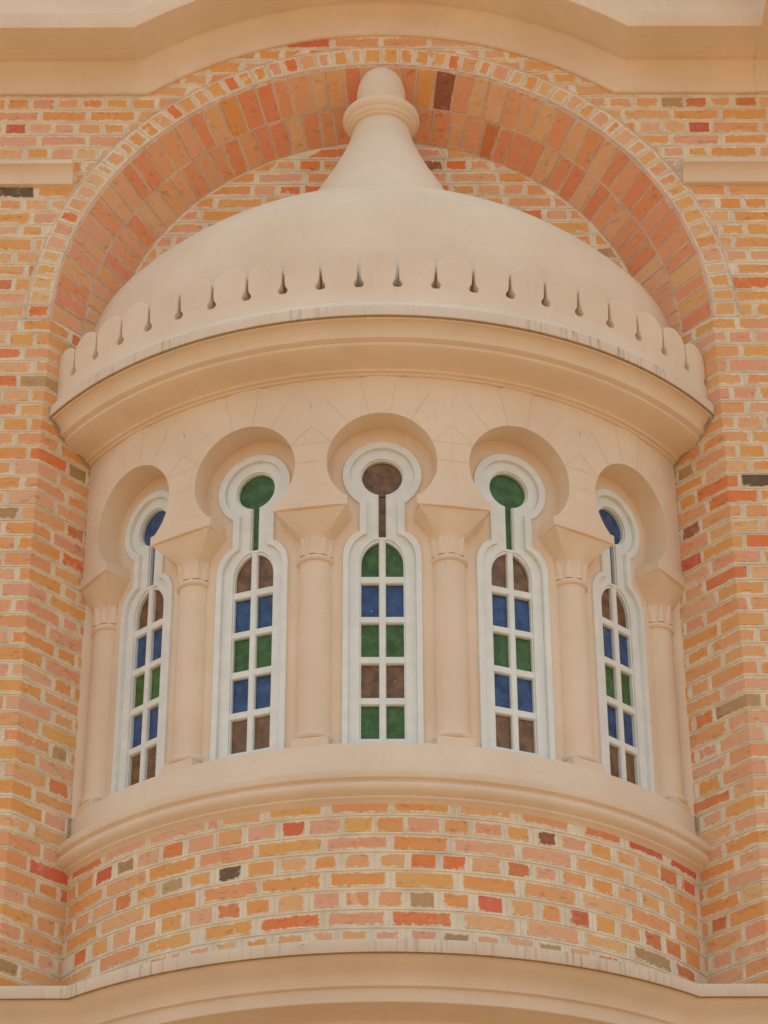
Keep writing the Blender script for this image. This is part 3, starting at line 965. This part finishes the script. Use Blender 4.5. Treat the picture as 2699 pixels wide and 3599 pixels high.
# --- columns between the windows
CR = 1.442                                # column centre from the bay's axis
def col_ring(r, z, n=24):
    return [(r * math.cos(2 * math.pi * i / n), -CR + r * math.sin(2 * math.pi * i / n), z) for i in range(n)]
def lathe(profile, mat, name, smooth=40):
    m = MB()
    m.grid([col_ring(r, z) for r, z in profile], close_u=True)
    o = m.build(name, mat, None, smooth)
    me = o.data
    bpy.data.objects.remove(o)
    return me
me_shaft = lathe([(0.0705, 4.50), (0.0710, 4.60), (0.0700, 4.95), (0.0670, 5.31)], M_PAINT, 'column')
def torus_prof(rc, r, z, n=10):
    return [(rc + r * math.sin(math.pi * i / n), z + r * 0.85 * math.cos(math.pi * i / n)) for i in range(n + 1)]
me_torus = lathe(torus_prof(0.062, 0.0205, 4.5105), M_PAINT, 'base_ring')
me_astr = lathe(torus_prof(0.063, 0.0170, 5.319), M_PAINT, 'neck_ring')
m = MB()
m.box(-0.076, 0.076, -1.5200, -1.36, 4.4535, 4.4930)
o = m.build('plinth', M_PAINT, None)
bv = o.modifiers.new('b', 'BEVEL'); bv.width = 0.004; bv.segments = 2
dg = bpy.context.evaluated_depsgraph_get()
me_plinth = bpy.data.meshes.new_from_object(o.evaluated_get(dg))
bpy.data.objects.remove(o)
# bell of the capital: round at the neck, square under the abacus
def rect_ring(hw, d0, d1, z, n=24):
    pts = []
    for i in range(n):
        a = 2 * math.pi * i / n
        c, s = math.cos(a), math.sin(a)
        q = 1.0 / max(abs(c), abs(s))
        cx_, hy = 0.5 * (d0 + d1), 0.5 * (d1 - d0)
        pts.append((hw * c * q, -cx_ + hy * s * q, z))
    return pts
m = MB()
ABZ0, ABZ1, ABHW = 5.5225, 5.5725, 0.156
def bell_point(a, z):
    t = (z - 5.345) / (ABZ0 - 5.345)
    k_ = max(0.0, (z - 5.418) / (ABZ0 - 5.418)) ** 1.08
    rr = 0.0675 + 0.012 * t * t
    c, s = math.cos(a), math.sin(a)
    q = 1.0 / max(abs(c), abs(s))
    d0, d1, hw = 1.42, 1.558, ABHW - 0.008
    px, py = hw * c * q, -0.5 * (d0 + d1) + 0.5 * (d1 - d0) * s * q
    return (rr * c * (1 - k_) + px * k_, (-CR + rr * s) * (1 - k_) + py * k_, z)
rows = [col_ring(0.066, 5.30, 32)]
for z in (5.345, 5.37, 5.39, 5.405, 5.418, 5.435, 5.455, 5.475, 5.50, ABZ0):
    rows.append([bell_point(2 * math.pi * q / 32, z) for q in range(32)])
m.grid(rows, close_u=True)
o = m.build('capital', M_PAINT, None, 24)
me_bell = o.data
bpy.data.objects.remove(o)
# abacus: follows the curve of the bay
m = MB()
na = 6
def ab_row(r, z, hw):
    aa = hw / FACE_R
    return [(r * math.sin(-aa + 2 * aa * i / na), -r * math.cos(-aa + 2 * aa * i / na), z) for i in range(na + 1)]
rows = [ab_row(1.44, ABZ0, ABHW), ab_row(1.566, ABZ0, ABHW - 0.002), ab_row(1.571, ABZ0 + 0.003, ABHW), ab_row(1.571, ABZ1 - 0.006, ABHW), ab_row(1.565, ABZ1, ABHW - 0.002), ab_row(1.44, ABZ1, ABHW - 0.002)]
m.grid(rows)
for e in (0, na):
    m.poly([r_[e] for r_ in rows], flip=(e == 0))
o = m.build('abacus', M_PAINT, None, 30)
me_abacus = o.data
bpy.data.objects.remove(o)
# leaves of the capital
def leaf(ang):
    m = MB()
    rows = []
    n, nr = 8, 10
    for i in range(nr + 1):
        t = i / nr
        z = 5.334 + 0.092 * t
        half = 0.310 * (1 - t ** 2.4) ** 0.62 + 0.004
        row = []
        for jn in range(n + 1):
            q = -1 + 2 * jn / n
            a = ang + q * half - math.pi / 2
            p = bell_point(a, max(z, 5.345))
            lift = 0.0105 * (1 - abs(q) ** 2.4) * (0.75 + 0.45 * t) - 0.0010
            row.append((p[0] + math.cos(a) * lift, p[1] + math.sin(a) * lift, z))
        rows.append(row)
    m.grid(rows)
    o = m.build('capital_leaf', M_PAINT, None, 60)
    me = o.data
    bpy.data.objects.remove(o)
    return me
me_leaves = [leaf(math.radians(a)) for a in (-78, -39, 0, 39, 78)]
for k in range(-3, 3):
    th = (k + 0.5) * PHI
    c = add_part('column', me_shaft, bay, th)
    for nm, me in [('base_ring', me_torus), ('neck_ring', me_astr), ('plinth', me_plinth), ('capital', me_bell), ('abacus', me_abacus)] + [('capital_leaf', q) for q in me_leaves]:
        o = bpy.data.objects.new(nm, me)
        scene.collection.objects.link(o)
        o.parent = c

# --- arcade of horseshoe arches carried by the columns
HC, HR, EX = 5.742, 0.231, 0.418
FT = 6.175
IMP = ABZ1
HALF = PHI / 2 * FACE_R
def on_face(u, r, z):
    a = u / FACE_R
    return (r * math.sin(a), -r * math.cos(a), z)
def arcade_mesh():
    m = MB()
    a_end = math.pi - math.asin(min(1.0, 0.1500 / HR))
    zs = [(HR * math.sin(a_end * (1 - i / 44)), HC + HR * math.cos(a_end * (1 - i / 44))) for i in range(45)]
    zs = [(zs[0][0] + 0.001, IMP)] + zs
    extra = [(0.0, HC + HR + (FT - HC - HR) * i / 6) for i in range(1, 7)]
    prof = zs + extra
    PR, BR = FACE_R + 0.005, FACE_R + 0.0005
    for sg in (1, -1):
        rp, rs, rb = [], [], []
        for u, z in prof:
            e = math.sqrt(max(0.0, EX ** 2 - (z - HC) ** 2)) if z > HC else EX
            e = min(max(e, u), HALF)
            nseg = 10
            rp.append([on_face(sg * (u + (e - u) * q / nseg), PR, z) for q in range(nseg + 1)])
            rs.append([on_face(sg * e, PR, z), on_face(sg * e, BR, z)])
            rb.append([on_face(sg * (e + (HALF - e) * q / nseg), BR, z) for q in range(nseg + 1)])
        m.grid(rp, flip=sg < 0)
        m.grid(rs, flip=sg < 0)
        m.grid(rb, flip=sg < 0)
        # soffit of the horseshoe, cut straight back, with a slightly eased arris
        soff = []
        for u, z in zs:
            y0 = on_face(u, PR, z)
            soff.append([(sg * y0[0], y0[1], z), (sg * u * 0.995, -1.520, z), (sg * u * 0.985, -D_WALL + 0.01, z)])
        m.grid(soff, flip=sg > 0)
    return m
o = arcade_mesh().build('arcade_bay', M_PAINT, None, 25)
me_arc = o.data
bpy.data.objects.remove(o)
# scored joints between the voussoirs
def score_mesh():
    m = MB()
    def ribbon(pts, w=0.0019):
        (u0, z0), (u1, z1) = pts
        L = math.hypot(u1 - u0, z1 - z0)
        nx, nz = -(z1 - z0) / L * w / 2, (u1 - u0) / L * w / 2
        n = 8
        rows = []
        for sgn in (-1, 1):
            rows.append([on_face(u0 + (u1 - u0) * i / n + nx * sgn, FACE_R + 0.0058, z0 + (z1 - z0) * i / n + nz * sgn) for i in range(n + 1)])
        m.grid(rows)
    for a in (-37, -13, 9, 31):
        t = math.radians(a)
        ribbon([(HR * math.sin(t) * 1.01, HC + HR * math.cos(t) * 1.01), (0.40 * math.sin(t), HC + 0.40 * math.cos(t))])
    for sg in (-1, 1):
        z1_, z2_ = HC + 0.005, HC + 0.095
        ribbon([(sg * 0.236, z1_), (sg * HALF, z1_)])
        u2 = math.sqrt(HR ** 2 - 0.095 ** 2) + 0.002
        ribbon([(sg * u2, z2_), (sg * HALF, z2_)])
        ribbon([(sg * u2, z2_ + 0.002), (sg * HALF, z2_ + 0.088)])
    return m
o = score_mesh().build('scored_joint', M_SCORE, None)
me_score = o.data
bpy.data.objects.remove(o)
for k in range(-2, 3):
    a_ = add_part('arcade_arch', me_arc, bay, k * PHI)
    o = bpy.data.objects.new('scored_joint', me_score)
    scene.collection.objects.link(o)
    o.parent = a_
    o['kind'] = 'stuff'
for sg in (-1, 1):
    revolve([(FACE_R, IMP), (FACE_R, FT)], sg * 2.5 * PHI, sg * 1.08, 4, M_PAINT, 'arcade_end', bay)

# --- main cornice
B = 1.06
revolve([(1.53, 6.156), (1.560, 6.157), (1.572, 6.160), (1.575, 6.167), (1.590, 6.169), (1.594, 6.178), (1.600, 6.181), (1.62, 6.185), (1.65, 6.191), (1.685, 6.201), (1.712, 6.212), (1.716, 6.215),
         (1.718, 6.227), (1.730, 6.231), (1.742, 6.236), (1.745, 6.251), (1.752, 6.266), (1.765, 6.281), (1.780, 6.292), (1.789, 6.295), (1.794, 6.2925), (1.798, 6.297), (1.803, 6.301)], -B, B, 90, M_PAINT, 'cornice', bay)
revolve([(1.803, 6.301), (1.807, 6.3015), (1.810, 6.304), (1.810, 6.351), (1.808, 6.356)], -B, B, 90, M_WEATHER, 'cornice_fascia', bay)
revolve([(1.8085, 6.3000), (1.800, 6.2965)], -B, B, 90, M_DRIP, 'drip_edge', bay)
revolve([(1.808, 6.356), (1.805, 6.359), (1.779, 6.392), (1.775, 6.400), (1.775, 6.4728)], -B, B, 90, M_DOME, 'cresting_base', bay)
revolve([(1.775, 6.4728), (1.70, 6.4715)], -B, B, 90, M_WEATHER, 'cresting_ledge', bay)
# --- cresting: rounded merlons with drain slots between
MS = math.radians(5.30)
MOUT = [(0.0775, 6.4730), (0.0685, 6.4770), (0.0630, 6.4850), (0.0615, 6.4920), (0.0630, 6.5005), (0.0680, 6.5085), (0.0735, 6.5180), (0.0756, 6.540), (0.0762, 6.570), (0.0762, 6.596), (0.0728, 6.613), (0.0640, 6.628), (0.0500, 6.6410), (0.0320, 6.6510), (0.015, 6.6570), (0.0, 6.6595)]
def merlon_mesh():
    m = MB()
    r0, r1 = 1.775, 1.700
    mp = lambda u, r, z: (r * math.sin(u / 1.775), -r * math.cos(u / 1.775), z)
    full = MOUT + [(-u, z) for u, z in reversed(MOUT[:-1])]
    e = 0.004
    inner = [(u * (1 - e / 0.07), z - (e if z > 6.5 else 0)) for u, z in full]
    m.grid([[mp(u, r1, z) for u, z in full], [mp(u, r0 - e, z) for u, z in full], [mp(u, r0, z) for u, z in inner]])
    h = len(MOUT)
    left = inner[h - 1:][::-1]
    right = inner[:h]
    for (ua, za), (ub, zb) in zip(zip(left, right), zip(left[1:], right[1:])):
        pass
    rows = []
    for (ul, zl), (ur, zr) in zip(left, right):
        rows.append([mp(ul + (ur - ul) * q / 4, r0, zl) for q in range(5)])
    m.grid(rows)
    return m
o = merlon_mesh().build('merlon', M_DOME, None, 40)
me_mer = o.data
bpy.data.objects.remove(o)
for k in range(-11, 12):
    add_part('merlon', me_mer, bay, k * MS - 0.008)
# damp grime caught in the slots, and the streak it leaves
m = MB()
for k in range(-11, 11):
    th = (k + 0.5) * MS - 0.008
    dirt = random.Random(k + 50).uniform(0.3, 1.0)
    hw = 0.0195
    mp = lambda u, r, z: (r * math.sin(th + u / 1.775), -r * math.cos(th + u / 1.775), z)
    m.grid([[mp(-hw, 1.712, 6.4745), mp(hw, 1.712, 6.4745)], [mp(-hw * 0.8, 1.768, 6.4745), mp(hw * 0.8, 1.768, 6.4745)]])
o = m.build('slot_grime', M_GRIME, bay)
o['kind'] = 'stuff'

# --- dome and spire
R0, DH, PP, QQ = 1.685, 0.86, 3.2, 2.4
rows = []
ths = [math.radians(-76 + 152 * i / 100) for i in range(101)]
O_ = (0.0, SPIRE_Y)
ss = [1.0] * 3 + [1 - 0.004 * 1.38 ** i for i in range(1, 12)]
ss = [s for s in ss if s > 0.82] + [0.82 - 0.70 * i / 26 for i in range(27)]
for i, s in enumerate(ss):
    z = 6.5 + DH * (max(0.0, 1 - s ** PP)) ** (1 / QQ)
    if i == 0:
        z = 6.30
    elif i == 1:
        z = 6.42
    if s > 0.864:
        s = 0.864 + (s - 0.864) * 0.62      # steep shoulder, standing back from the cresting
    rows.append([(O_[0] + s * (R0 * math.sin(t) - O_[0]), O_[1] + s * (-R0 * math.cos(t) - O_[1]), z) for t in ths])
m = MB()
m.grid(rows)
m.build('dome', M_DOME, bay, 60)
sp = [(0.395, 7.18), (0.370, 7.30), (0.350, 7.375), (0.322, 7.440), (0.295, 7.495), (0.267, 7.550), (0.236, 7.610), (0.203, 7.683), (0.176, 7.745), (0.157, 7.800), (0.143, 7.850), (0.135, 7.885), (0.131, 7.905)]
spire = revolve(sp, -math.pi, math.pi, 48, M_DOME, 'spire', bay, 50, SPIRE_Y)
def sub2(profile, name, smooth=40):
    m = MB()
    m.grid([ring(r, z, -math.pi, math.pi, 48, SPIRE_Y) for r, z in profile])
    o = m.build(name, M_DOME, spire, smooth)
    o.location = (0, 0, 0)
    return o
sub2([(0.130, 7.895), (0.140, 7.897), (0.147, 7.902), (0.149, 7.910), (0.156, 7.913), (0.163, 7.920), (0.165, 7.931), (0.172, 7.936), (0.180, 7.948), (0.183, 7.962), (0.181, 7.976), (0.172, 7.988), (0.155, 7.997), (0.12, 8.004), (0.10, 8.006)], 'collar')
sub2([(0.116, 7.99), (0.118, 8.04), (0.118, 8.09), (0.116, 8.130), (0.110, 8.165), (0.100, 8.197), (0.085, 8.226), (0.064, 8.249), (0.036, 8.264), (0.001, 8.270)], 'knob', 70)

# ------------------------------------------------------------------ ragged mortar where the plaster bay meets the brick jambs
BAYPROF = [(1.546, 4.30), (1.546, 4.445), (1.510, 4.46), (1.510, 5.50), (1.555, 5.56), (1.556, 6.15), (1.62, 6.185), (1.716, 6.215), (1.745, 6.25), (1.80, 6.30), (1.81, 6.355), (1.775, 6.40), (1.775, 6.62), (1.70, 6.68), (1.69, 6.95)]
def on_reveal(rad, sg):
    lo, hi = 0.0, 1.0
    f_ = lambda t: math.hypot(ARCH_R + (REV_X - ARCH_R) * t, WALL_Y + (REV_Y - WALL_Y) * t)
    for _ in range(40):
        mid = 0.5 * (lo + hi)
        lo, hi = (mid, hi) if f_(mid) > rad else (lo, mid)
    return (sg * (ARCH_R + (REV_X - ARCH_R) * lo), WALL_Y + (REV_Y - WALL_Y) * lo)
for sg, wl in ((-1, wall_l), (1, wall_r)):
    j = random.Random(40 + sg)
    m = MB()
    rows = []
    z = 4.31
    while z < 6.37:
        for (r0_, z0_), (r1_, z1_) in zip(BAYPROF, BAYPROF[1:]):
            if z0_ <= z <= z1_:
                rad = r0_ + (r1_ - r0_) * (z - z0_) / (z1_ - z0_)
        x, y = on_reveal(rad, sg)
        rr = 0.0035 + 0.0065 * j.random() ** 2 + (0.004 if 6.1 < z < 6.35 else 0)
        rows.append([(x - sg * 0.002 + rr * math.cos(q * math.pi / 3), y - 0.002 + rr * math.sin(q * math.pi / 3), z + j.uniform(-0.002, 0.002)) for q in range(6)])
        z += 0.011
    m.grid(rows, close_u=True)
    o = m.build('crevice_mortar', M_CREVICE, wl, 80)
    o['kind'] = 'stuff'

# a crumbled patch on the rim of the ledge, and the dirt that has dropped from it
j = random.Random(9)
m = MB()
rows = []
for i in range(8):
    rr = 0.002 + 0.017 * i / 7
    row = []
    for q in range(18):
        a = 2 * math.pi * q / 18
        u, w = rr * math.cos(a) * j.uniform(0.8, 1.2), rr * 0.95 * math.sin(a) * j.uniform(0.8, 1.2)
        th = -0.164 + u / 1.78
        d = 1.7805 + (0.004 * (1 - i / 7) + j.uniform(-0.001, 0.002) if i < 7 else -0.003)
        row.append((d * math.sin(th), -d * math.cos(th), 3.521 + w))
    rows.append(row)
m.grid(rows, close_u=True)
m.build('crumbled_patch', M_MORTAR, ledge, 80)

# ------------------------------------------------------------------ bricks that stand out
cands = []
for o in bpy.data.objects:
    if o.type == 'MESH' and o.name.split('.')[0] == 'brick' and o.parent is not base:
        vs_ = o.data.vertices
        c = sum((v.co for v in vs_), Vector()) / len(vs_)
        cands.append((to_image(c), o))
for x, y, k in SPECIAL:
    best = min(cands, key=lambda q: (q[0][0] - x) ** 2 + (q[0][1] - y) ** 2)
    best[1].color = (*tone(k, 0.12), best[1].color[3] * 0.6)
